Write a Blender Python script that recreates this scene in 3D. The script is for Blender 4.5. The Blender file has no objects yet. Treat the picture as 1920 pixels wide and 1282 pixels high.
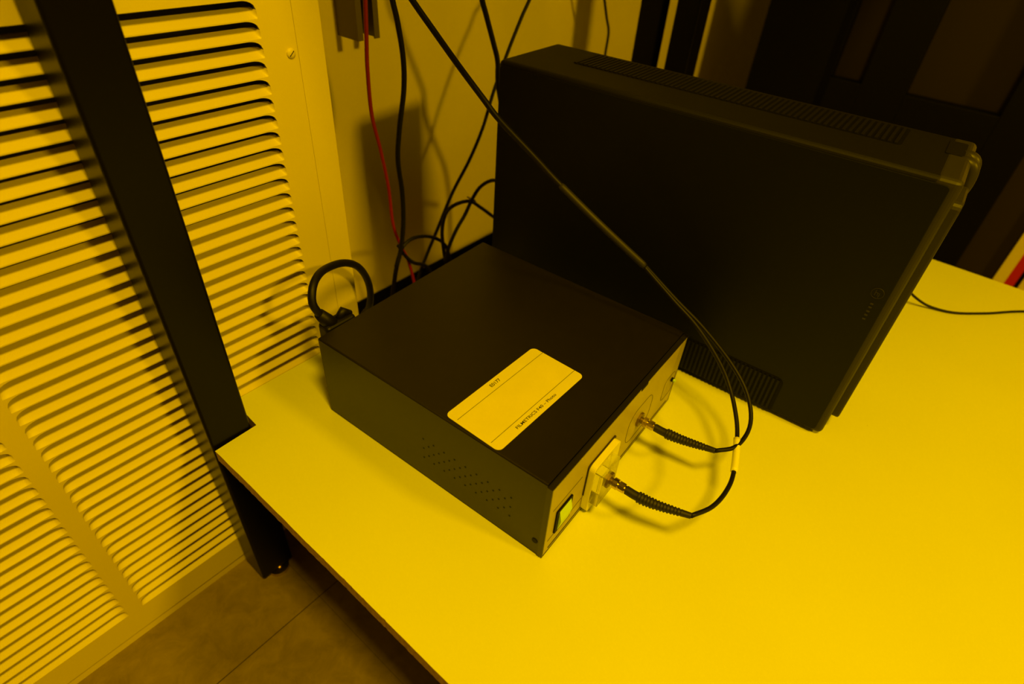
import bpy, bmesh, math, random
from mathutils import Vector, Matrix, noise
random.seed(7)
SC = bpy.context.scene
COL = SC.collection

# ------------------------------------------------------------------ camera
CAM = (-0.45429, -0.71678, 0.67355)
yaw, pit, rol, FPX = 0.647434, -0.684609, 0.0779511, 1105.77
fwd = Vector((math.cos(pit) * math.cos(yaw), math.cos(pit) * math.sin(yaw), math.sin(pit)))
rgt = Vector((math.sin(yaw), -math.cos(yaw), 0))
upv = rgt.cross(fwd)
r2 = math.cos(rol) * rgt + math.sin(rol) * upv
u2 = -math.sin(rol) * rgt + math.cos(rol) * upv
cd = bpy.data.cameras.new('camera')
cam = bpy.data.objects.new('camera', cd)
COL.objects.link(cam)
cam.matrix_world = Matrix(((r2.x, u2.x, -fwd.x, CAM[0]), (r2.y, u2.y, -fwd.y, CAM[1]),
                           (r2.z, u2.z, -fwd.z, CAM[2]), (0, 0, 0, 1)))
cd.sensor_width = 36
cd.lens = FPX / 1920 * 36
cd.clip_start = 0.01
cd.dof.use_dof = True
cd.dof.focus_distance = 0.78
cd.dof.aperture_fstop = 3.2
SC.camera = cam

# ------------------------------------------------------------------ world, exposure, lamps
w = bpy.data.worlds.new('world')
SC.world = w
w.use_nodes = True
w.node_tree.nodes['Background'].inputs[0].default_value = (1.0, 0.50, 0.0, 1)
w.node_tree.nodes['Background'].inputs[1].default_value = 0.05
SC.view_settings.view_transform = 'Standard'
SC.view_settings.look = 'None'
SC.view_settings.exposure = 0.0
SC.view_settings.gamma = 1.0
SC.view_settings.use_curve_mapping = False
AMBER = (1.0, 0.575, 0.0)


def area(name, loc, target, sx, sy, power):
    l = bpy.data.lights.new(name, 'AREA')
    l.shape = 'RECTANGLE'
    l.size, l.size_y = sx, sy
    l.energy = power
    l.color = AMBER
    o = bpy.data.objects.new(name, l)
    COL.objects.link(o)
    o.location = loc
    if target is None:
        o.rotation_euler = (0, 0, 0)
    else:
        o.rotation_euler = (Vector(target) - Vector(loc)).to_track_quat('-Z', 'Y').to_euler()
    return o


# amber cleanroom ceiling tubes: one just behind the camera running towards the wall, one further along the room
area('ceiling_tube_near', (-0.50, -1.28, 2.13), None, 0.32, 0.40, 46)
area('ceiling_tube_far', (0.56, -3.25, 2.13), (0.5, 0.3, 0.2), 0.30, 0.30, 60)

# ------------------------------------------------------------------ materials


def mat(name, col, rough=0.5, metal=0.0, bump=0.0, bscale=400, var=0.0, vscale=8, spec=0.5, trans=0.0, coat=0.0):
    m = bpy.data.materials.new(name)
    m.use_nodes = True
    nt = m.node_tree
    b = nt.nodes['Principled BSDF']
    b.inputs['Base Color'].default_value = (*col, 1)
    b.inputs['Roughness'].default_value = rough
    b.inputs['Metallic'].default_value = metal
    b.inputs['Specular IOR Level'].default_value = spec
    if trans:
        b.inputs['Transmission Weight'].default_value = trans
    if coat:
        b.inputs['Coat Weight'].default_value = coat
    tc = nt.nodes.new('ShaderNodeTexCoord')
    if bump:
        n = nt.nodes.new('ShaderNodeTexNoise')
        n.inputs['Scale'].default_value = bscale
        n.inputs['Detail'].default_value = 3
        bp = nt.nodes.new('ShaderNodeBump')
        bp.inputs['Strength'].default_value = bump
        bp.inputs['Distance'].default_value = 0.0006
        nt.links.new(tc.outputs['Object'], n.inputs['Vector'])
        nt.links.new(n.outputs['Fac'], bp.inputs['Height'])
        nt.links.new(bp.outputs['Normal'], b.inputs['Normal'])
    if var:
        n = nt.nodes.new('ShaderNodeTexNoise')
        n.inputs['Scale'].default_value = vscale
        n.inputs['Detail'].default_value = 5
        r = nt.nodes.new('ShaderNodeValToRGB')
        r.color_ramp.elements[0].position = 0.3
        r.color_ramp.elements[1].position = 0.7
        r.color_ramp.elements[0].color = (*[c * (1 - var) for c in col], 1)
        r.color_ramp.elements[1].color = (*[min(1, c * (1 + var)) for c in col], 1)
        nt.links.new(tc.outputs['Object'], n.inputs['Vector'])
        nt.links.new(n.outputs['Fac'], r.inputs['Fac'])
        nt.links.new(r.outputs['Color'], b.inputs['Base Color'])
    return m


M = {}
M['cream'] = mat('cream_enamel', (0.72, 0.64, 0.45), 0.42, bump=0.25, bscale=900, var=0.02)
M['wall'] = mat('cream_wall_paint', (0.88, 0.78, 0.55), 0.6, bump=0.3, bscale=300, var=0.03)
M['cavity'] = mat('duct_shade_black', (0.012, 0.010, 0.008), 0.9)
M['black_steel'] = mat('black_powder_coat', (0.004, 0.0033, 0.003), 0.28, bump=0.15, bscale=1500, spec=0.12)
M['black_plastic'] = mat('black_plastic', (0.006, 0.005, 0.004), 0.55, spec=0.25, bump=0.35, bscale=2500)
M['pc_panel'] = mat('pc_side_paint', (0.005, 0.005, 0.004), 0.40, bump=0.3, bscale=3000, spec=0.19)
M['pc_rim'] = mat('pc_grey_rim', (0.030, 0.027, 0.021), 0.42, spec=0.3)
M['rubber'] = mat('black_rubber', (0.005, 0.004, 0.003), 0.5, spec=0.3)
M['boot'] = mat('strain_relief_rubber', (0.016, 0.014, 0.011), 0.55)
M['box_paint'] = mat('charcoal_box_paint', (0.012, 0.0095, 0.008), 0.30, spec=0.34, bump=0.25, bscale=1800, var=0.06, vscale=60)
M['bezel'] = mat('charcoal_bezel', (0.014, 0.012, 0.010), 0.35)
M['face'] = mat('grey_front_plate', (0.42, 0.37, 0.27), 0.42, bump=0.15, bscale=1500, var=0.04, vscale=30)
M['ink'] = mat('dark_ink', (0.03, 0.018, 0.012), 0.6)
M['label'] = mat('label_paper', (0.76, 0.72, 0.56), 0.35, var=0.03, vscale=25)
M['white_print'] = mat('white_printed_plastic', (0.82, 0.80, 0.68), 0.5)
M['white_sleeve'] = mat('white_heatshrink', (0.88, 0.88, 0.75), 0.4)
M['acrylic'] = mat('clear_acrylic', (0.95, 0.93, 0.85), 0.12, trans=0.9)
M['nickel'] = mat('nickel_connector', (0.62, 0.50, 0.36), 0.25, metal=1.0)
M['dull_nut'] = mat('dull_brass_nut', (0.22, 0.16, 0.10), 0.45, metal=0.7)
M['rocker'] = mat('green_rocker', (0.55, 0.85, 0.3), 0.3)
M['red'] = mat('red_insulation', (0.32, 0.01, 0.005), 0.4)
M['chip'] = mat('particle_board', (0.50, 0.33, 0.18), 0.9, bump=1.0, bscale=350, var=0.25, vscale=180)
M['tie'] = mat('cable_tie_nylon', (0.35, 0.3, 0.2), 0.4)
M['strut'] = mat('dull_steel_channel', (0.16, 0.13, 0.10), 0.5, metal=0.3)
M['far_panel'] = mat('brown_grey_panel', (0.030, 0.021, 0.014), 0.8, spec=0.15)
M['dim_wall'] = mat('dull_grey_paint', (0.10, 0.09, 0.07), 0.8)
M['red_tape'] = mat('red_tape', (0.6, 0.01, 0.01), 0.5)
M['black_void'] = mat('black_cabinet', (0.003, 0.0025, 0.0025), 0.6, spec=0.15)


def laminate():
    m = bpy.data.materials.new('white_laminate')
    m.use_nodes = True
    nt = m.node_tree
    b = nt.nodes['Principled BSDF']
    tc = nt.nodes.new('ShaderNodeTexCoord')
    v = nt.nodes.new('ShaderNodeTexVoronoi')
    v.inputs['Scale'].default_value = 28
    r = nt.nodes.new('ShaderNodeValToRGB')
    r.color_ramp.elements[0].position = 0.012
    r.color_ramp.elements[1].position = 0.03
    r.color_ramp.elements[0].color = (0.45, 0.38, 0.25, 1)
    r.color_ramp.elements[1].color = (1, 1, 1, 1)
    n = nt.nodes.new('ShaderNodeTexNoise')
    n.inputs['Scale'].default_value = 5
    n.inputs['Detail'].default_value = 6
    r2_ = nt.nodes.new('ShaderNodeValToRGB')
    r2_.color_ramp.elements[0].color = (0.76, 0.80, 0.64, 1)
    r2_.color_ramp.elements[1].color = (0.82, 0.87, 0.70, 1)
    n3 = nt.nodes.new('ShaderNodeTexNoise')
    n3.inputs['Scale'].default_value = 14
    th = nt.nodes.new('ShaderNodeMath')
    th.operation = 'GREATER_THAN'
    th.inputs[1].default_value = 0.56
    mx = nt.nodes.new('ShaderNodeMix')
    mx.data_type = 'RGBA'
    mx.blend_type = 'MULTIPLY'
    nt.links.new(tc.outputs['Object'], v.inputs['Vector'])
    nt.links.new(tc.outputs['Object'], n.inputs['Vector'])
    nt.links.new(tc.outputs['Object'], n3.inputs['Vector'])
    nt.links.new(v.outputs['Distance'], r.inputs['Fac'])
    nt.links.new(n.outputs['Fac'], r2_.inputs['Fac'])
    nt.links.new(n3.outputs['Fac'], th.inputs[0])
    nt.links.new(th.outputs[0], mx.inputs[0])
    nt.links.new(r2_.outputs['Color'], mx.inputs[6])
    nt.links.new(r.outputs['Color'], mx.inputs[7])
    nt.links.new(mx.outputs[2], b.inputs['Base Color'])
    b.inputs['Roughness'].default_value = 0.33
    b.inputs['Specular IOR Level'].default_value = 0.5
    return m


def floor_mat():
    m = bpy.data.materials.new('vinyl_tile')
    m.use_nodes = True
    nt = m.node_tree
    b = nt.nodes['Principled BSDF']
    g = nt.nodes.new('ShaderNodeNewGeometry')
    sep = nt.nodes.new('ShaderNodeSeparateXYZ')
    nt.links.new(g.outputs['Position'], sep.inputs[0])

    def seam(out, off, size=0.61):
        a = nt.nodes.new('ShaderNodeMath'); a.operation = 'SUBTRACT'; a.inputs[1].default_value = off
        p = nt.nodes.new('ShaderNodeMath'); p.operation = 'PINGPONG'; p.inputs[1].default_value = size / 2
        l = nt.nodes.new('ShaderNodeMath'); l.operation = 'LESS_THAN'; l.inputs[1].default_value = 0.0009
        nt.links.new(out, a.inputs[0]); nt.links.new(a.outputs[0], p.inputs[0]); nt.links.new(p.outputs[0], l.inputs[0])
        return l.outputs[0]
    s1 = seam(sep.outputs[1], -0.158)
    s2_ = seam(sep.outputs[0], -0.229, 0.915)
    sm = nt.nodes.new('ShaderNodeMath'); sm.operation = 'MULTIPLY'; sm.inputs[1].default_value = 0.35
    nt.links.new(s2_, sm.inputs[0]); s2 = sm.outputs[0]
    mxs = nt.nodes.new('ShaderNodeMath'); mxs.operation = 'MAXIMUM'
    nt.links.new(s1, mxs.inputs[0]); nt.links.new(s2, mxs.inputs[1])
    n = nt.nodes.new('ShaderNodeTexNoise'); n.inputs['Scale'].default_value = 22; n.inputs['Detail'].default_value = 8
    n.inputs['Distortion'].default_value = 0.5
    n.inputs['Roughness'].default_value = 0.7
    nt.links.new(g.outputs['Position'], n.inputs['Vector'])
    r = nt.nodes.new('ShaderNodeValToRGB')
    r.color_ramp.elements[0].position = 0.3; r.color_ramp.elements[1].position = 0.72
    r.color_ramp.elements[0].color = (0.17, 0.125, 0.08, 1)
    r.color_ramp.elements[1].color = (0.30, 0.23, 0.15, 1)
    nt.links.new(n.outputs['Fac'], r.inputs['Fac'])
    mx = nt.nodes.new('ShaderNodeMix'); mx.data_type = 'RGBA'
    mx.inputs[7].default_value = (0.05, 0.03, 0.015, 1)
    nt.links.new(mxs.outputs[0], mx.inputs[0]); nt.links.new(r.outputs['Color'], mx.inputs[6])
    nt.links.new(mx.outputs[2], b.inputs['Base Color'])
    b.inputs['Roughness'].default_value = 0.5
    return m


M['laminate'] = laminate()
M['floor'] = floor_mat()

# ------------------------------------------------------------------ helpers


def tag(o, label=None, cat=None, group=None, kind=None):
    if label: o['label'] = label
    if cat: o['category'] = cat
    if group: o['group'] = group
    if kind: o['kind'] = kind
    return o


def empty(name, loc, rz=0.0):
    o = bpy.data.objects.new(name, None)
    o.empty_display_size = 0.03
    COL.objects.link(o)
    o.location = loc
    o.rotation_euler = (0, 0, rz)
    return o


def link(name, bm, material, parent=None, smooth=False, bevel=0, segs=2, label=None):
    bmesh.ops.recalc_face_normals(bm, faces=bm.faces)
    me = bpy.data.meshes.new(name)
    bm.to_mesh(me)
    bm.free()
    ms = material if isinstance(material, (list, tuple)) else [material]
    for m_ in ms:
        me.materials.append(m_)
    if smooth:
        for p in me.polygons:
            p.use_smooth = True
    o = bpy.data.objects.new(name, me)
    COL.objects.link(o)
    if parent is not None:
        o.parent = parent
    if bevel:
        md = o.modifiers.new('bevel', 'BEVEL')
        md.width = bevel
        md.segments = segs
        md.limit_method = 'ANGLE'
    if label:
        o['label'] = label
    return o


def box(bm, x0, x1, y0, y1, z0, z1, mi=0):
    vs = [bm.verts.new((x, y, z)) for z in (z0, z1) for y in (y0, y1) for x in (x0, x1)]
    for f in ((0, 2, 3, 1), (4, 5, 7, 6), (0, 1, 5, 4), (2, 6, 7, 3), (0, 4, 6, 2), (1, 3, 7, 5)):
        bm.faces.new([vs[i] for i in f]).material_index = mi


def BX(*a):
    bm = bmesh.new()
    box(bm, *a)
    return bm


def rrect(x0, x1, y0, y1, r, n=6):
    pts = []
    for cx, cy, a0 in ((x1 - r, y1 - r, 0), (x0 + r, y1 - r, 90), (x0 + r, y0 + r, 180), (x1 - r, y0 + r, 270)):
        for i in range(n + 1):
            a = math.radians(a0 + 90 * i / n)
            pts.append((cx + r * math.cos(a), cy + r * math.sin(a)))
    return pts


def prism(bm, pts, d0, d1, axis='z', mi=0):
    """extrude a 2D outline along an axis: z -> (a,b,d), y -> (a,d,b), x -> (d,a,b)"""
    def P(a, b, d):
        return {'z': (a, b, d), 'y': (a, d, b), 'x': (d, a, b)}[axis]
    A = [bm.verts.new(P(a, b, d0)) for a, b in pts]
    B = [bm.verts.new(P(a, b, d1)) for a, b in pts]
    fs = [bm.faces.new(A), bm.faces.new(B[::-1])]
    n = len(pts)
    for i in range(n):
        fs.append(bm.faces.new((A[i], B[i], B[(i + 1) % n], A[(i + 1) % n])))
    for f in fs:
        f.material_index = mi


def PR(pts, d0, d1, axis='z'):
    bm = bmesh.new()
    prism(bm, pts, d0, d1, axis)
    return bm


def smooth_path(pts, step=0.006, closed=False):
    P = [Vector(p) for p in pts]
    out = []
    n = len(P)
    rng = range(n if closed else n - 1)
    for i in rng:
        if closed:
            p0, p1, p2, p3 = P[(i - 1) % n], P[i], P[(i + 1) % n], P[(i + 2) % n]
        else:
            p1, p2 = P[i], P[i + 1]
            p0 = P[i - 1] if i else p1 + (p1 - p2)
            p3 = P[i + 2] if i + 2 < n else p2 + (p2 - p1)
        k = max(2, int((p2 - p1).length / step))
        for j in range(k):
            t = j / k
            out.append(0.5 * ((2 * p1) + (p2 - p0) * t + (2 * p0 - 5 * p1 + 4 * p2 - p3) * t * t
                              + (3 * p1 - p0 - 3 * p2 + p3) * t ** 3))
    if not closed:
        out.append(P[-1])
    return out


def tube(bm, path, rad, ns=12, closed=False, mi=0):
    """rad: number or function of the fraction 0..1"""
    n = len(path)
    L = [0.0]
    for i in range(1, n):
        L.append(L[-1] + (path[i] - path[i - 1]).length)
    rings = []
    t0 = (path[1] - path[0]).normalized()
    ref = Vector((0, 0, 1)) if abs(t0.z) < 0.9 else Vector((1, 0, 0))
    nrm = (ref - t0 * ref.dot(t0)).normalized()
    for i, p in enumerate(path):
        a = path[(i - 1) % n] if (closed or i) else p
        b = path[(i + 1) % n] if (closed or i < n - 1) else p
        t = (b - a).normalized()
        nrm = (nrm - t * nrm.dot(t)).normalized()
        bn = t.cross(nrm)
        r = rad(L[i] / L[-1]) if callable(rad) else rad
        rings.append([bm.verts.new(p + r * (math.cos(2 * math.pi * k / ns) * nrm + math.sin(2 * math.pi * k / ns) * bn))
                      for k in range(ns)])
    for i in range(n if closed else n - 1):
        A, B = rings[i], rings[(i + 1) % n]
        for k in range(ns):
            bm.faces.new((A[k], A[(k + 1) % ns], B[(k + 1) % ns], B[k])).material_index = mi
    if not closed:
        bm.faces.new(rings[0][::-1]).material_index = mi
        bm.faces.new(rings[-1]).material_index = mi


def cable(name, pts, rad, material, parent=None, label=None, cat=None, group=None, ns=12, step=0.006):
    bm = bmesh.new()
    tube(bm, smooth_path(pts, step), rad, ns)
    o = link(name, bm, material, parent, smooth=True)
    if cat:
        tag(o, label, cat, group)
    elif label:
        o['label'] = label
    return o


def text_mesh(name, s, size, xscale, loc, rz, material, parent, bold=0.0):
    cu = bpy.data.curves.new(name, 'FONT')
    cu.body = s
    cu.size = size
    cu.offset = bold
    cu.extrude = 0.00012
    to = bpy.data.objects.new(name + '_tmp', cu)
    COL.objects.link(to)
    dg = bpy.context.evaluated_depsgraph_get()
    dg.update()
    me = bpy.data.meshes.new_from_object(to.evaluated_get(dg))
    bpy.data.objects.remove(to)
    bpy.data.curves.remove(cu)
    me.materials.clear()
    me.materials.append(material)
    xs = [v.co.x for v in me.vertices]
    wd = max(xs) - min(xs)
    for v in me.vertices:
        v.co.x = (v.co.x - min(xs)) * xscale / wd
    o = bpy.data.objects.new(name, me)
    COL.objects.link(o)
    o.parent = parent
    o.location = loc
    o.rotation_euler = (0, 0, rz)
    return o


# ------------------------------------------------------------------ setting
ZF = -0.3715
DW = 0.30          # depth of the recess beside the grille housing
tag(link('floor', BX(-2.5, 3.2, -4.0, 0.6, ZF - 0.05, ZF), M['floor']), kind='structure')
tag(link('wall_back', BX(0.0, 3.2, DW, DW + 0.1, ZF, 2.2), M['wall']), kind='structure')
# housing column that carries the grille: plain trim strip with its return, and head / foot strips
bm = bmesh.new()
box(bm, 0.0002, 0.0397, 0.0, DW, ZF + 0.0215, 2.2)
box(bm, -2.5, 0.0, 0.0, DW, 1.0, 2.2)
tag(link('wall_left', bm, M['cream'], bevel=0.0012), kind='structure')
tag(link('baseboard_left', BX(-2.5, 0.036, 0.004, 0.29, ZF, ZF + 0.0213), M['cream']), kind='structure')
tag(link('baseboard_back', BX(0.0402, 3.0995, DW - 0.006, DW - 0.0002, ZF, -0.193), M['black_void'], bevel=0.002), kind='structure')
tag(link('wall_right', BX(3.1, 3.2, -4.0, DW, ZF, 2.2), M['dim_wall']), kind='structure')
tag(link('ceiling', BX(-2.5, 3.2, -4.0, 0.6, 2.2, 2.3), M['dim_wall']), kind='structure')

# ------------------------------------------------------------------ louvred grille
P_, ZL0, HB, NROW = 0.0213, 0.5311, 0.0199, 39
DEP, RX, RZ = 0.0171, 0.018, 0.0104
XT = -0.0


def grille():
    root = empty('ventilation_grille', (-0.45, 0.0, ZF + 0.0215))
    tag(root, 'cream louvred metal grille with two columns of slots on the wall behind the black post', 'grille')
    bm = bmesh.new()
    yf = 0.0
    cols = [(-0.4416, -0.0464), (-0.859, -0.4635)]
    x_min, x_max = -1.2, -0.0004
    z_bot, z_top = -0.3499, 1.0
    ts = [0, .12, .3, .5, .7, .85, .94, 1]
    lx0 = [c_ for c_ in cols]

    def quad(a, b, c_, d):
        bm.faces.new([bm.verts.new(p) for p in (a, b, c_, d)])
    # plain bars left, middle, right, top and bottom
    quad((cols[0][1], yf, z_bot), (x_max, yf, z_bot), (x_max, yf, z_top), (cols[0][1], yf, z_top))
    quad((cols[1][1], yf, z_bot), (cols[0][0], yf, z_bot), (cols[0][0], yf, z_top), (cols[1][1], yf, z_top))
    quad((x_min, yf, z_bot), (cols[1][0], yf, z_bot), (cols[1][0], yf, z_top), (x_min, yf, z_top))
    # folded bottom return
    quad((x_min, yf, z_bot), (x_max, yf, z_bot), (x_max, 0.006, z_bot), (x_min, 0.006, z_bot))
    for xl, xr in cols:
        xs = [xl + RX * t for t in ts] + [xr - RX * t for t in reversed(ts)]
        es = [RX * (1 - t) for t in ts] + [RX * (1 - t) for t in reversed(ts)]

        def drop(e):
            return RZ * (1 - math.sqrt(max(0, 1 - (e / RX) ** 2)))

        def df(e):
            return math.sqrt(max(0, 1 - (e / RX) ** 2)) ** 0.8
        n = len(xs)
        zprev = [z_top] * n
        for k in range(NROW):
            lip = ZL0 - k * P_
            zb = lip - HB
            A = [bm.verts.new((xs[i], yf, lip - drop(es[i]))) for i in range(n)]
            B = [bm.verts.new((xs[i], yf, zprev[i])) for i in range(n)]
            for i in range(n - 1):
                bm.faces.new((A[i], A[i + 1], B[i + 1], B[i]))
            # lip returns inward a little (sheet thickness)
            R_ = [bm.verts.new((xs[i], yf + 0.0012, lip - drop(es[i]) + 0.0001)) for i in range(n)]
            for i in range(n - 1):
                bm.faces.new((A[i], A[i + 1], R_[i + 1], R_[i]))
            SV = 6
            grid = []
            for j in range(SV + 1):
                s = j / SV
                row = []
                for i in range(n):
                    Ln = HB - drop(es[i])
                    D = DEP * df(es[i]) * (s ** 1.03)
                    D = min(D, Ln * s * 0.93)
                    zz = math.sqrt(max(1e-9, (Ln * s) ** 2 - D * D))
                    row.append(bm.verts.new((xs[i], yf + D, zb + zz)))
                grid.append(row)
            for j in range(SV):
                for i in range(n - 1):
                    bm.faces.new((grid[j][i], grid[j][i + 1], grid[j + 1][i + 1], grid[j + 1][i]))
            zprev = [zb] * n
        A = [bm.verts.new((xs[i], yf, z_bot)) for i in range(n)]
        B = [bm.verts.new((xs[i], yf, zprev[i])) for i in range(n)]
        for i in range(n - 1):
            bm.faces.new((A[i], A[i + 1], B[i + 1], B[i]))
    bmesh.ops.remove_doubles(bm, verts=bm.verts, dist=1e-5)
    for v in bm.verts:
        v.co -= Vector(root.location)
    # smooth shading only on the louvre blades
    o = link('louvred_panel', bm, M['cream'], root)
    me = o.data
    for p in me.polygons:
        p.use_smooth = abs(p.normal.y) < 0.9995
    # dark sheet behind the slots, standing in for the shade inside
    bm = bmesh.new()
    L = root.location
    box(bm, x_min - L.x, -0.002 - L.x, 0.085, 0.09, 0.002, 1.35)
    link('duct_shade_sheet', bm, M['cavity'], root, label='dark sheet standing in for the shade behind the slots')
    # screw
    for sx, sz in ((-0.0108, 0.469),):
        bm = bmesh.new()
        cx, cz = sx - L.x, sz - L.z
        ring = [(0.0062, 0), (0.0060, -0.0012), (0.0045, -0.0023), (0.0022, -0.0028)]
        prev = None
        for r_, y_ in ring:
            cur = [bm.verts.new((cx + r_ * math.cos(2 * math.pi * k / 24), y_, cz + r_ * math.sin(2 * math.pi * k / 24)))
                   for k in range(24)]
            if prev:
                for k in range(24):
                    bm.faces.new((prev[k], prev[(k + 1) % 24], cur[(k + 1) % 24], cur[k]))
            prev = cur
        bm.faces.new(prev)
        s = link('screw', bm, M['cream'], root, smooth=True)
        bm = bmesh.new()
        box(bm, -0.0042, 0.0042, -0.00295, -0.0026, -0.0005, 0.0005)
        for v in bm.verts:
            v.co = Matrix.Rotation(math.radians(-42), 3, 'Y') @ v.co + Vector((cx, 0, cz))
        link('screw_slot', bm, M['ink'], s)
    return root


grille()

# ------------------------------------------------------------------ bench
TT = 0.0210        # board thickness
bench = empty('workbench', (-0.2776, -0.0708, ZF))
tag(bench, 'low bench with white laminate top notched around its black square steel legs', 'table')
BL = Vector(bench.location)


def shifted(bm, off):
    for v in bm.verts:
        v.co -= off
    return bm


# outline: left end with notch, back edge at the wall, right end with notch
x0, x1, yfr = -0.2776, 1.1400, -1.45
n_out = [(x0, -0.0722)]
yy = -0.0722
steps = 420
left = []
for i in range(steps + 1):
    y = -0.0722 + (yfr + 0.0722) * i / steps
    left.append((x0 + 0.0004 * noise.noise(Vector((y * 40, 3.1, 0))) + 0.0016 * max(0, noise.noise(Vector((y * 170, 1.1, 0))) - 0.32)
                 + (0.0005 * noise.noise(Vector((y * 9, 0, 0)))), y))
out = left + [(x1, yfr), (x1, -0.0722), (1.022, -0.0700), (1.022, -0.004), (1.10, -0.004), (1.10, -0.001), (-0.2086, -0.001), (-0.2103, -0.0420), (-0.2120, -0.0700),
              ]
bm = bmesh.new()
top = [bm.verts.new((x, y, 0.0)) for x, y in out]
mid = [bm.verts.new((x, y, -0.0014)) for x, y in out]
bot = [bm.verts.new((x + (0.0006 * noise.noise(Vector((y * 130, 7, 0))) if i < len(left) else 0), y, -TT))
       for i, (x, y) in enumerate(out)]
f = bm.faces.new(top); f.material_index = 0
f = bm.faces.new(bot[::-1]); f.material_index = 1
n = len(out)
for i in range(n):
    j = (i + 1) % n
    f = bm.faces.new((top[i], top[j], mid[j], mid[i])); f.material_index = 1
    f = bm.faces.new((mid[i], mid[j], bot[j], bot[i])); f.material_index = 1
link('tabletop', shifted(bm, BL), [M['laminate'], M['chip']], bench)


def leg(xa, ya, ztop):
    bm = PR(rrect(xa, xa + 0.0599, ya, ya + 0.0599, 0.004, 4), ZF + 0.0165, ztop)
    l = link('leg', shifted(bm, BL), M['black_steel'], bench, bevel=0.0015)
    bm = bmesh.new()
    cx, cy = xa + 0.034, ya + 0.010
    tube(bm, [Vector((cx, cy, ZF + 0.0003)), Vector((cx, cy, ZF + 0.008))], 0.0185, 24)
    tube(bm, [Vector((cx, cy, ZF + 0.006)), Vector((cx, cy, ZF + 0.018))], 0.006, 16)
    link('leveling_foot', shifted(bm, BL), M['nickel'], l, label='metal levelling foot')
    return l


leg(-0.2784, -0.0671, 1.30)
leg(1.0270, -0.0671, 1.30)
leg(-0.2784, -1.40, -TT)
leg(1.0270, -1.40, -TT)
bm = BX(-0.12, 1.0869, -0.58, -0.0675, 1.02, 1.05)  # unseen slab added to block the near ceiling lamp from the recess wall
link('added_light_blocker', shifted(bm, BL), M['black_steel'], bench, bevel=0.002)
# side rails joining the legs low under the board and the cross beam overhead
bm = bmesh.new()
box(bm, -0.2184, 1.0270, -0.0571, -0.0171, 1.24, 1.30)
link('cross_beam', shifted(bm, BL), M['black_steel'], bench, bevel=0.002)

# ------------------------------------------------------------------ things on the recess wall

st = empty('steel_channel', (0.304, DW, 0.400))
tag(st, 'short open brown steel channel ending high on the wall behind the red wire', 'channel')


bm = bmesh.new()
zc0, zc1 = 0.0, 0.60
box(bm, -0.0250, 0.0250, -0.003, -0.0005, zc0, zc1)
link('channel_back', bm, M['strut'], st)
bm = bmesh.new()
box(bm, -0.0250, -0.0220, -0.060, -0.003, zc0, zc1)
box(bm, -0.0220, -0.0130, -0.060, -0.0570, zc0, zc1)
link('flange', bm, M['strut'], st)
bm = bmesh.new()
box(bm, 0.0220, 0.0250, -0.060, -0.003, zc0, zc1)
box(bm, 0.0130, 0.0220, -0.060, -0.0570, zc0, zc1)
link('flange', bm, M['strut'], st)

# wall post behind the right-hand bench leg
tag(link('support_post', BX(1.030, 1.068, 0.030, 0.090, ZF, 1.6), M['black_steel'], bevel=0.002),
    'narrow black upright standing just behind the far bench leg', 'post')

# ------------------------------------------------------------------ cables at the wall
A = [(0.2413,0.1000,0.5090),(0.2525,0.1000,0.4596),(0.2608,0.1000,0.4023),(0.2582,0.1000,0.3509),(0.2435,0.1000,0.2895),(0.2351,0.1000,0.2326),(0.2405,0.1000,0.1677),(0.2382,0.1000,0.1002),(0.2268,0.1000,0.0441),(0.2084,0.1000,-0.0054),(0.195,0.11,-0.12),(0.19,0.12,-0.30)]
E_ = [(0.2245,0.1400,0.5047),(0.2190,0.1400,0.4329),(0.2153,0.1400,0.3841),(0.2120,0.1350,0.3107),(0.2205,0.1300,0.2476),(0.2283,0.1250,0.1739),(0.2290,0.1200,0.0959),(0.2457,0.1200,0.0379),(0.2634,0.1200,-0.0059),(0.28,0.12,-0.10),(0.29,0.12,-0.28)]
D_ = [(0.6475,0.1300,0.4754),(0.6120,0.1300,0.4237),(0.5745,0.1300,0.3653),(0.5336,0.1300,0.2930),(0.5014,0.1300,0.2216),(0.4607,0.1300,0.1614),(0.4075,0.1300,0.1013),(0.3601,0.1300,0.0304),(0.3256,0.1300,-0.0206),(0.2989,0.1300,-0.0677),(0.27,0.13,-0.16),(0.27,0.13,-0.30)]
C_ = [(0.4370,0.0900,0.4962),(0.4577,0.0900,0.4480),(0.4799,0.0900,0.4003),(0.4947,0.0900,0.3648),(0.4995,0.0900,0.3190),(0.5210,0.0900,0.2561),(0.5570,0.0900,0.1720),(0.57,0.09,0.05),(0.57,0.10,-0.28)]
H_ = [(1.0231,0.2000,0.4383),(1.0588,0.2000,0.3686),(1.0817,0.2000,0.3277),(1.0815,0.2000,0.2743),(1.0827,0.2000,0.2041),(1.08,0.20,0.05),(1.08,0.2,-0.30)]
up = lambda L, dz=0.75, dx=0.0: [(L[0][0] + (L[0][0] - L[1][0]) * 3 + dx, L[0][1], L[0][2] + dz), (L[0][0] + (L[0][0] - L[1][0]) * 1.5, L[0][1], L[0][2] + 0.12)] + L
cable('power_cable', up(A), 0.0047, M['rubber'], label='thick black cable hanging just right of the red wire', cat='cable')
cable('red_wire', up(E_), lambda t: 0.0040 - 0.0008 * t, M['red'], label='thin red wire hanging in front of the steel channel', cat='wire')
cable('data_cable', up(D_), 0.0037, M['rubber'], label='thin black cable slanting down-left from behind the computer corner', cat='cable')
cable('power_cable', up(C_), 0.0052, M['rubber'], label='black cable dropping behind the rear corner of the computer', cat='cable')
cable('data_cable', up(H_), 0.0034, M['rubber'], label='thin black cable against the wall above the middle of the computer', cat='cable')
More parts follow.
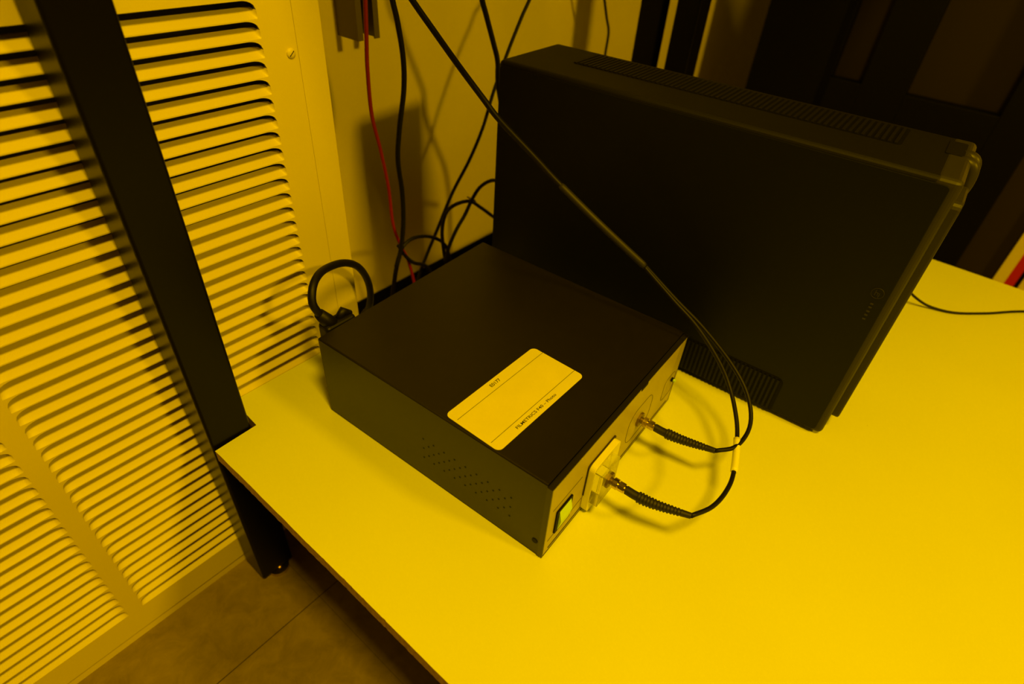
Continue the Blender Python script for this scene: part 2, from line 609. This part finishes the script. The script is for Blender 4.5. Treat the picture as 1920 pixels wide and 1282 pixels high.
G1 = [(0.2114,0.1000,0.0127),(0.2284,0.1000,0.0459),(0.2525,0.1000,0.0585),(0.2849,0.1000,0.0545),(0.3229,0.1000,0.0358),(0.3546,0.1000,0.0047),(0.3709,0.1000,-0.0436)]
cable('looped_cord', G1, 0.0037, M['rubber'], label='small low black cord arch crossing the foot of the slanting cable', cat='cable')
bun = empty('coiled_cord', (0.35, 0.085, -0.04))
tag(bun, 'black coiled cord bound with a tie beside the rear edge of the computer', 'cable')
G2 = [(0.3488,0.0900,-0.0436),(0.3396,0.0900,0.0016),(0.3357,0.0900,0.0529),(0.3474,0.0900,0.0887),(0.3747,0.0900,0.0990),(0.4195,0.0900,0.0926),(0.4549,0.0900,0.0666),(0.5128,0.0900,0.0165)]
G3 = [(0.3341,0.0800,-0.0189),(0.3461,0.0800,0.0138),(0.3693,0.0800,0.0467),(0.3957,0.0800,0.0729),(0.4187,0.0800,0.1027),(0.4452,0.0800,0.1226),(0.4854,0.0800,0.1239),(0.5328,0.0800,0.1005)]
for g_ in (G2, G3):
    bm = bmesh.new()
    tube(bm, [p - bun.location for p in smooth_path(g_)], 0.0040, 12)
    link('cord_loop', bm, M['rubber'], bun, smooth=True)
bm = bmesh.new()
c0 = Vector((0.4215, 0.086, 0.0985)) - bun.location
ax = Vector((0.35, 0, 0.45)).normalized()
side_ = Vector((0, 1, 0))
third = ax.cross(side_)
ring = [c0 + 0.0105 * math.cos(a) * side_ + 0.0075 * math.sin(a) * third for a in [2 * math.pi * k / 24 for k in range(24)]]
tube(bm, ring, 0.0016, 8, closed=True)
link('cable_tie', bm, M['tie'], bun, smooth=True, label='pale plastic tie')
J = [(0.2345,0.1150,0.0467),(0.2499,0.1150,0.0174),(0.2680,0.1100,-0.0061),(0.3059,0.1100,-0.0336),(0.33,0.11,-0.09)]
cable('looped_cord', J, 0.0040, M['rubber'], label='short black cord curving down right of the hanging cables at the bench edge', cat='cable')

# ------------------------------------------------------------------ instrument box
ROT = 0.0500
ib = empty('instrument_box', (-0.0987, -0.5175, 0.0), ROT)
tag(ib, 'charcoal metal instrument box with a printed white label on top', 'measuring instrument')
BW, BD, BHT = 0.3640, 0.3930, 0.1425
# cover: folded sheet, open front and back; left side carries the vent holes
bm = bmesh.new()
Y0, Y1 = 0.0045, BD
th = 0.0014
oc = [(0, 0.003)] + [(0, BHT - 0.0022), (0.0007, BHT - 0.0007), (0.0022, BHT)] + [(BW - 0.0022, BHT), (BW - 0.0007, BHT - 0.0007), (BW, BHT - 0.0022), (BW, 0.003)]
ic = [(BW - th, 0.003), (BW - th, BHT - th), (th, BHT - th), (th, 0.003)]
prof = oc + ic
prism(bm, prof, Y0, Y1, 'y')
cover = link('cover', bm, M['box_paint'], ib)
# perforation: checkerboard of small holes, each a flat dark disc painting in the hole's shade
bm = bmesh.new()
for i in range(17):
    for j in range(5):
        if (i - j) % 2: continue
        y_, z_ = 0.1955 - i * 0.00905, 0.0420 + j * 0.00925
        n8 = 12
        r_ = 0.00150
        A_ = [bm.verts.new((-0.00018, y_ + r_ * math.cos(2 * math.pi * k / n8), z_ + r_ * math.sin(2 * math.pi * k / n8))) for k in range(n8)]
        bm.faces.new(A_)
link('vent_holes', bm, M['black_void'], cover)
bm = bmesh.new()
tube(bm, [Vector((-0.0006, 0.0105, 0.0275)), Vector((0.002, 0.0105, 0.0275))], 0.0042, 20)
link('side_screw', bm, M['black_void'], ib, label='black side screw')
# floor tray + rear plate
bm = bmesh.new()
box(bm, 0.0016, BW - 0.0016, 0.006, BD - 0.001, 0.004, 0.0055)
box(bm, 0.0016, BW - 0.0016, BD - 0.006, BD - 0.0045, 0.0055, BHT - 0.002)
link('rear_plate', bm, M['bezel'], ib)
for fx in (0.02, BW - 0.02):
    for fy in (0.02, BD - 0.03):
        bm = bmesh.new()
        tube(bm, [Vector((fx, fy, 0.0)), Vector((fx, fy, 0.0045))], 0.008, 20)
        link('foot', bm, M['rubber'], ib)
# front bezel: dark frame with top and side lips
bm = bmesh.new()
ZT = 0.1388
fr_o = rrect(-0.0008, BW + 0.0008, 0.0028, ZT, 0.0015, 2)
box(bm, -0.0008, BW + 0.0008, -0.0030, 0.0043, ZT - 0.0020, ZT)
box(bm, -0.0008, 0.0012, -0.0030, 0.0043, 0.0028, ZT - 0.0020)
box(bm, BW - 0.0012, BW + 0.0008, -0.0030, 0.0043, 0.0028, ZT - 0.0020)
box(bm, 0.0012, BW - 0.0012, -0.0030, 0.0043, 0.0028, 0.0048)
link('front_bezel', bm, M['bezel'], ib)
fp = link('front_plate', BX(0.0013, BW - 0.0013, -0.0026, 0.0010, 0.0049, ZT - 0.0021), M['face'], ib)
# engraved / printed outlines


def outline(pts, r_=0.00035, closed=True, yy_=-0.0027):
    bm = bmesh.new()
    tube(bm, [Vector((a, yy_, b)) for a, b in pts], r_, 6, closed=closed)
    link('printed_outline', bm, M['ink'], fp)


outline(rrect(0.201, 0.275, 0.029, 0.092, 0.022, 8))
outline(rrect(0.3185, 0.3585, 0.030, 0.076, 0.012, 8))
outline([(0.010, 0.0885), (0.075, 0.0885)], closed=False)
outline([(0.008, 0.029), (0.086, 0.0345)], closed=False)
bm = bmesh.new()
box(bm, 0.012, 0.352, -0.0031, -0.0020, 0.0098, 0.0112)
box(bm, 0.214, 0.232, -0.0034, -0.0020, ZT - 0.0055, ZT - 0.0005)
link('edge_slot', bm, M['black_void'], fp, label='dark slot along the foot of the front plate')
# rocker switch
sw = link('power_switch', PR(rrect(0.0190, 0.0540, 0.0330, 0.0775, 0.002, 3), -0.0048, -0.0020, 'y'), M['black_void'], ib)
bm = bmesh.new()
pr_ = [(0.0365, -0.0040), (0.0365, -0.0052), (0.0560, -0.0085), (0.0735, -0.0048), (0.0735, -0.0040)]
vsA = [bm.verts.new((0.0245, y_, z_)) for z_, y_ in pr_]
vsB = [bm.verts.new((0.0500, y_, z_)) for z_, y_ in pr_]
bm.faces.new(vsA); bm.faces.new(vsB[::-1])
for i in range(5):
    bm.faces.new((vsA[i], vsB[i], vsB[(i + 1) % 5], vsA[(i + 1) % 5]))
for v in bm.verts:
    v.co.z -= 0.0
link('rocker', bm, M['rocker'], sw, label='pale green rocker key')
# indicator
bm = bmesh.new()
tube(bm, [Vector((0.3455, -0.0024, 0.0625)), Vector((0.3455, -0.0062, 0.0625))], 0.0036, 16)
ld = link('indicator', bm, M['black_void'], ib, smooth=False)
bm = bmesh.new()
tube(bm, [Vector((0.3455, -0.0060, 0.0625)), Vector((0.3455, -0.0098, 0.0625))], 0.0026, 16)
link('indicator_lens', bm, M['rocker'], ld, label='pale green lens')
# white bracket with clear block
bm = bmesh.new()
prism(bm, rrect(0.0880, 0.1560, 0.0060, 0.0960, 0.009, 6), -0.0125, -0.0027, 'y')
pl = link('white_bracket', bm, M['white_print'], ib, bevel=0.0008)
bm = bmesh.new()
prism(bm, rrect(0.0865, 0.1560, 0.0370, 0.0980, 0.004, 4), -0.0044, -0.0026, 'y')
link('bracket_gap_shade', bm, M['ink'], ib)  # dark plate whose rim paints in the shaded gap around the bracket
ac = link('clear_block', PR(rrect(0.0885, 0.1330, 0.0290, 0.0910, 0.002, 3), -0.0245, -0.0126, 'y'), M['acrylic'], pl, bevel=0.0006,
          label='clear acrylic block')
# ports (fixed halves on the box)
for px_, py0, pz_ in ((0.238, -0.0026, 0.0600), (0.1080, -0.0246, 0.0690)):
    bm = bmesh.new()
    a, b = Vector((px_, py0, pz_)), Vector((px_, py0 - 0.007, pz_))
    tube(bm, [a, Vector((px_, py0 - 0.0035, pz_))], 0.0112, 8)
    tube(bm, [Vector((px_, py0 - 0.002, pz_)), b], 0.0048, 20)
    link('fibre_port', bm, M['dull_nut'], ib)

# label on top
lab = link('asset_label', PR(rrect(-0.0887, 0.0887, -0.0435, 0.0435, 0.0075, 6), 0.0, 0.0003), M['label'], ib,
           label='printed white label with rounded corners')
lab.location = (0.0925, 0.1148, BHT + 0.0001)
lab.rotation_euler = (0, 0, math.radians(-2.2))
bm = bmesh.new()
for yy_ in (0.0264, -0.0276):
    box(bm, -0.0845, 0.0885, yy_ - 0.0003, yy_ + 0.0003, 0.0003, 0.00042)
link('printed_rule', bm, M['ink'], lab)
text_mesh('printed_text', 'E0177', 0.0075, 0.0185, (-0.0125, 0.0330, 0.00035), 0, M['ink'], lab, 0.00006)
text_mesh('printed_text', 'FILMETRICS F40 \u2013 Photo', 0.0062, 0.0800, (-0.0465, -0.0375, 0.00035), 0, M['ink'], lab, 0.00004)

# ------------------------------------------------------------------ power cord of the box
cord = empty('mains_lead', (-0.0700, -0.104, 0.100))
tag(cord, 'thick black power cord looping up from the plug behind the instrument box', 'power cord')
Fp = [(-0.0860,-0.1010,0.140),(-0.0950,-0.1000,0.1600),(-0.1000,-0.0960,0.1790),(-0.0900,-0.0870,0.1960),(-0.0720,-0.0750,0.2015),(-0.0464,-0.0600,0.1960),(-0.0125,-0.0500,0.1856),(0.0186,-0.0400,0.1627),(0.0400,-0.0320,0.1290),(0.0470,-0.0300,0.0947),(0.0480,-0.0200,0.0560),(0.050,0.005,0.020),(0.058,0.030,-0.05),(0.06,0.04,-0.2)]
bm = bmesh.new()
tube(bm, [p - cord.location for p in smooth_path(Fp)], 0.0058, 14)
link('cord', bm, M['rubber'], cord, smooth=True)
bm = bmesh.new()
box(bm, -0.026, 0.026, -0.0115, 0.014, -0.004, 0.040)
plug = link('plug', bm, M['rubber'], cord, bevel=0.006, segs=3)
bm = bmesh.new()
tube(bm, [Vector((-0.008, 0.002, 0.030)), Vector((-0.016, 0.003, 0.045)), Vector((-0.025, 0.004, 0.060))], lambda t: 0.0125 - 0.0045 * t, 14)
link('strain_relief', bm, M['rubber'], plug, smooth=True)
bm = bmesh.new()
tube(bm, [Vector((0.002, 0.002, 0.036)), Vector((0.012, 0.002, 0.047)), Vector((0.022, 0.002, 0.036))], 0.0065, 12)
link('plug_grip', bm, M['rubber'], plug, smooth=True)

# ------------------------------------------------------------------ computer
pc = empty('desktop_computer', (0.3233, -0.0572, 0.0), -1.5167)
tag(pc, 'large black desktop computer case standing upright on the white bench', 'computer')
PW, PD, PH = 0.6627, 0.1724, 0.424


def rbox(bm, x0_, x1_, y0_, y1_, z0_, z1_):
    box(bm, x0_, x1_, y0_, y1_, z0_, z1_)


body = link('case', BX(0.0, 0.655, 0.001, PD, 0.006, PH), M['black_plastic'], pc, bevel=0.007, segs=4)
# side cover, a thin plate with rounded corners
cov = link('side_cover', PR(rrect(0.004, 0.6520, 0.010, PH - 0.0075, 0.006, 5), -0.0008, 0.004, 'y'), M['pc_panel'], pc, bevel=0.0008)
bz = link('front_bezel', BX(0.6300, PW, 0.0004, PD + 0.0006, 0.005, PH + 0.0004), M['pc_rim'], pc, bevel=0.008, segs=4)
link('front_door', PR(rrect(0.020, PD - 0.012, 0.030, PH - 0.030, 0.012, 5), PW - 0.002, PW + 0.011, 'x'), M['pc_rim'], pc, bevel=0.003)
bm = bmesh.new()
for yy_ in (0.093, 0.119):
    tube(bm, smooth_path([Vector((PW - 0.016, yy_, PH - 0.009)), Vector((PW - 0.004, yy_, PH - 0.006)), Vector((PW + 0.003, yy_, PH - 0.012)), Vector((PW + 0.005, yy_, PH - 0.030)), Vector((PW + 0.002, yy_, PH - 0.05))], 0.002), 0.0085, 16)
link('carry_handle', bm, M['pc_rim'], pc, smooth=True, label='glossy rounded grip at the top front corner')
link('bezel_hatch', PR(rrect(0.6312, 0.652, 0.092, 0.150, 0.003, 3), PH - 0.0006, PH + 0.0010), M['black_plastic'], pc)
# top vent: dark tray with ribs
bm = bmesh.new()
prism(bm, rrect(0.090, 0.583, 0.078, 0.158, 0.006, 4), PH - 0.0005, PH + 0.0003)
tv = link('top_vent', bm, M['black_void'], pc)
bm = bmesh.new()
xx = 0.094
while xx < 0.580:
    box(bm, xx, xx + 0.0038, 0.080, 0.156, PH + 0.0003, PH + 0.0016)
    xx += 0.0080
link('vent_ribs', bm, M['black_plastic'], tv)
# side vent at the foot of the cover
bm = bmesh.new()
pts = [(0.300, 0.0105), (0.5835, 0.0105), (0.5835, 0.062)]
for k in range(7):
    a = math.radians(90 * k / 6)
    pts.append((0.5725 + 0.011 * math.cos(a), 0.0640 + 0.011 * math.sin(a)))
pts.append((0.300, 0.075))
prism(bm, pts, -0.0014, -0.0007, 'y')
sv = link('side_vent', bm, M['black_void'], cov)
bm = bmesh.new()
xx = 0.304
while xx < 0.578:
    box(bm, xx, xx + 0.0036, -0.0034, -0.0012, 0.0120, 0.0715)
    xx += 0.0071
link('vent_ribs', bm, M['pc_panel'], sv)
# faint embossed marks near the front edge
bm = bmesh.new()
cx, cz = 0.6380, 0.2640
tube(bm, [Vector((cx + 0.0075 * math.cos(a), -0.0010, cz + 0.0075 * math.sin(a))) for a in [2 * math.pi * k / 24 for k in range(24)]], 0.0004, 6, closed=True)
for q in ((0, -0.003, 0, 0.006),):
    box(bm, cx - 0.0030, cx - 0.0022, -0.0014, -0.0008, cz - 0.0035, cz + 0.0045)
    box(bm, cx - 0.0022, cx + 0.0002, -0.0014, -0.0008, cz + 0.0006, cz + 0.0013)
    box(bm, cx + 0.0002, cx + 0.0010, -0.0014, -0.0008, cz - 0.0035, cz + 0.0013)
    box(bm, cx + 0.0020, cx + 0.0028, -0.0014, -0.0008, cz - 0.0060, cz + 0.0013)
for zz in (0.246, 0.2405, 0.234, 0.228, 0.2215):
    box(bm, cx - 0.002, cx + 0.002, -0.0013, -0.0008, zz, zz + 0.0025)
link('embossed_mark', bm, M['pc_rim'], cov, label='faint embossed mark')
for fx in (0.04, 0.60):
    for fy in (0.03, PD - 0.03):
        bm = bmesh.new()
        tube(bm, [Vector((fx, fy, 0.0)), Vector((fx, fy, 0.0065))], 0.012, 20)
        link('foot', bm, M['rubber'], pc)

# ------------------------------------------------------------------ bifurcated fibre cable
fib = empty('fibre_optic_cable', (0.25, -0.416, 0.2272))
tag(fib, 'black forked fibre optic cable plugged twice into the front of the instrument box', 'cable')
FO = Vector(fib.location)
Bp = [(0.17,0.08,0.80),(0.1716,0.0200,0.5599),(0.1704,-0.0200,0.5227),(0.1826,-0.0600,0.4788),(0.1894,-0.1000,0.4422),(0.1960,-0.1400,0.4076),(0.2025,-0.1650,0.3842),(0.2122,-0.2250,0.3454),(0.2145,-0.2750,0.3175),(0.2233,-0.3500,0.2763),(0.2500,-0.4160,0.2272)]
path = smooth_path(Bp)
bm = bmesh.new()
tube(bm, [p - FO for p in path], 0.0044, 12)
link('armoured_sheath', bm, M['rubber'], fib, smooth=True)
i0 = min(range(len(path)), key=lambda i: (path[i] - Vector((0.2145, -0.2750, 0.3175))).length)
bm = bmesh.new()
tube(bm, [p - FO for p in path[i0:]], lambda t: 0.0052 if 0.02 < t < 0.98 else 0.0040, 14)
link('fork_sleeve', bm, M['boot'], fib, smooth=True, label='thicker sleeve where the cable forks')
F1 = [(0.2490,-0.4100,0.2300),(0.2520,-0.4688,0.1938),(0.2520,-0.5120,0.1702),(0.2500,-0.5566,0.1352),(0.2400,-0.5887,0.1070)] + [(0.2120,-0.6166,0.0880),(0.1855,-0.6334,0.0760),(0.1352,-0.6530,0.0680),(0.0990,-0.6586,0.0680),(0.0618,-0.6555,0.0700),(0.0275,-0.6427,0.0755)]
F2 = [(0.2510,-0.4110,0.2300),(0.2580,-0.4694,0.1929),(0.2620,-0.5196,0.1649)] + [(0.2616,-0.5737,0.1300),(0.2498,-0.6085,0.1080),(0.2296,-0.6307,0.0900),(0.2041,-0.6401,0.0790),(0.1696,-0.6374,0.0750),(0.1456,-0.6199,0.0740)]


def box_to_world(x, y, z):
    c_, s_ = math.cos(ROT), math.sin(ROT)
    return Vector((-0.0987 + x * c_ - y * s_, -0.5175 + x * s_ + y * c_, z))


def fibre_end(px_, y0_, pz_, tipc, jacket):
    """metal connector, ribbed boot and thin jacket of one fork"""
    B0 = box_to_world(px_, y0_ - 0.0075, pz_)
    d = (box_to_world(px_, y0_ - 0.1, pz_) - box_to_world(px_, y0_, pz_)).normalized()
    p = lambda t: B0 + d * t - FO
    bm = bmesh.new()
    tube(bm, [p(0), p(0.0065)], 0.0074, 24)
    tube(bm, [p(0.0065), p(0.0080)], 0.0042, 20)
    tube(bm, [p(0.0080), p(0.0160)], 0.0068, 10)
    tube(bm, [p(0.0160), p(0.0185)], 0.0050, 20)
    link('metal_connector', bm, M['nickel'], fib)
    s0 = B0 + d * 0.0180
    bp = smooth_path([s0, s0 + d * 0.016, s0 + d * 0.042 + (Vector(tipc) - s0 - d * 0.085) * 0.25, Vector(tipc)], 0.0006)

    def rr(t):
        base = 0.0058 if t < 0.20 else 0.0074 - 0.0036 * (t - 0.20) / 0.80
        if 0.22 < t < 0.86:
            base += 0.0007 * (1 if (t * 20) % 1.0 < 0.55 else -1) * (1 - t * 0.4)
        return base
    bm = bmesh.new()
    tube(bm, [q - FO for q in bp], rr, 16)
    link('ribbed_boot', bm, M['boot'], fib, smooth=True)
    bm = bmesh.new()
    jp = smooth_path([Vector(q) for q in jacket])
    tube(bm, [q - FO for q in jp], 0.0030, 12)
    link('fibre_jacket', bm, M['rubber'], fib, smooth=True)
    return jp


j1 = fibre_end(0.1080, -0.0246, 0.0690, F1[-1], F1)
j2 = fibre_end(0.2380, -0.0026, 0.0600, F2[-1], F2)
ia = min(range(len(j1)), key=lambda i: (j1[i] - Vector(F1[6])).length)
ib_ = min(range(len(j1)), key=lambda i: (j1[i] - Vector(F1[7])).length)
bm = bmesh.new()
tube(bm, [q - FO for q in j1[ia:ib_ + 1]], 0.0047, 14)
link('white_marker_sleeve', bm, M['white_sleeve'], fib, smooth=True, label='white marker sleeve')

# ------------------------------------------------------------------ mouse-type cable on the right part of the bench
Ip = [(0.845,-0.655,0.060),(0.8728,-0.7067,0.0500),(0.8703,-0.7282,0.0350),(0.8821,-0.7519,0.0180),(0.8965,-0.7785,0.0060),(0.9144,-0.8204,0.0035),(0.9629,-0.8723,0.0032),(1.0433,-0.9458,0.0032),(1.10,-1.05,0.0032)]
cable('thin_cable', Ip, 0.0026, M['rubber'], label='thin black cable lying on the bright bench right of the computer', cat='cable')

# ------------------------------------------------------------------ dark equipment beyond the bench
XR = 1.90
rk = empty('equipment_rack', (XR, -0.35, ZF))
tag(rk, 'tall black rack frame standing beyond the right end of the bench', 'rack')


def rel(bm):
    for v in bm.verts:
        v.co -= Vector((XR, -0.35, ZF))
    return bm


def rpart(name, y0_, y1_, z0_, z1_, m_, d=0.05, xo=0.0, label=None):
    return link(name, rel(BX(XR + xo, XR + xo + d, y0_, y1_, z0_, z1_)), m_, rk, bevel=0.002, label=label)


rpart('door_panel', -0.180, 0.068, ZF + 0.02, 1.5, M['black_void'])
rpart('upright', -0.2080, -0.1805, ZF + 0.02, 1.5, M['black_steel'])
rpart('upright', -0.4450, -0.3080, ZF + 0.02, 1.5, M['black_void'])
rpart('upright', -0.8200, -0.7120, ZF + 0.02, 1.5, M['black_void'])
rpart('door_panel', -0.9335, -0.8205, ZF + 0.02, 1.5, M['far_panel'], xo=0.02)
rpart('rail', -0.3080, -0.2080, -0.10, 0.1625, M['black_void'])
rpart('rail', -0.7120, -0.4450, -0.10, 0.1600, M['black_void'])
rpart('back_panel', -0.7200, -0.2000, 0.0, 1.5, M['far_panel'], d=0.01, xo=0.055, label='brown grey panel seen through the frame')
cb = empty('striped_cabinet', (XR, -1.1, ZF))
tag(cb, 'cabinet with a red vertical stripe at the right edge behind the bench', 'cabinet')


def cpart(name, y0_, y1_, z0_, z1_, m_, d, xo=0.0, label=None):
    bm = BX(XR + xo, XR + xo + d, y0_, y1_, z0_, z1_)
    for v in bm.verts:
        v.co -= Vector(cb.location)
    return link(name, bm, m_, cb, label=label)


cpart('corner_strip', -0.966, -0.934, ZF, 1.2, M['wall'], 0.30, label='cream corner strip')
cpart('red_stripe', -0.993, -0.966, ZF, 1.2, M['red_tape'], 0.30, label='red stripe')
cpart('dark_gap', -1.006, -0.993, ZF, 1.2, M['black_void'], 0.29, 0.01)
cpart('cabinet_body', -1.40, -1.006, ZF, 1.2, M['wall'], 0.30)
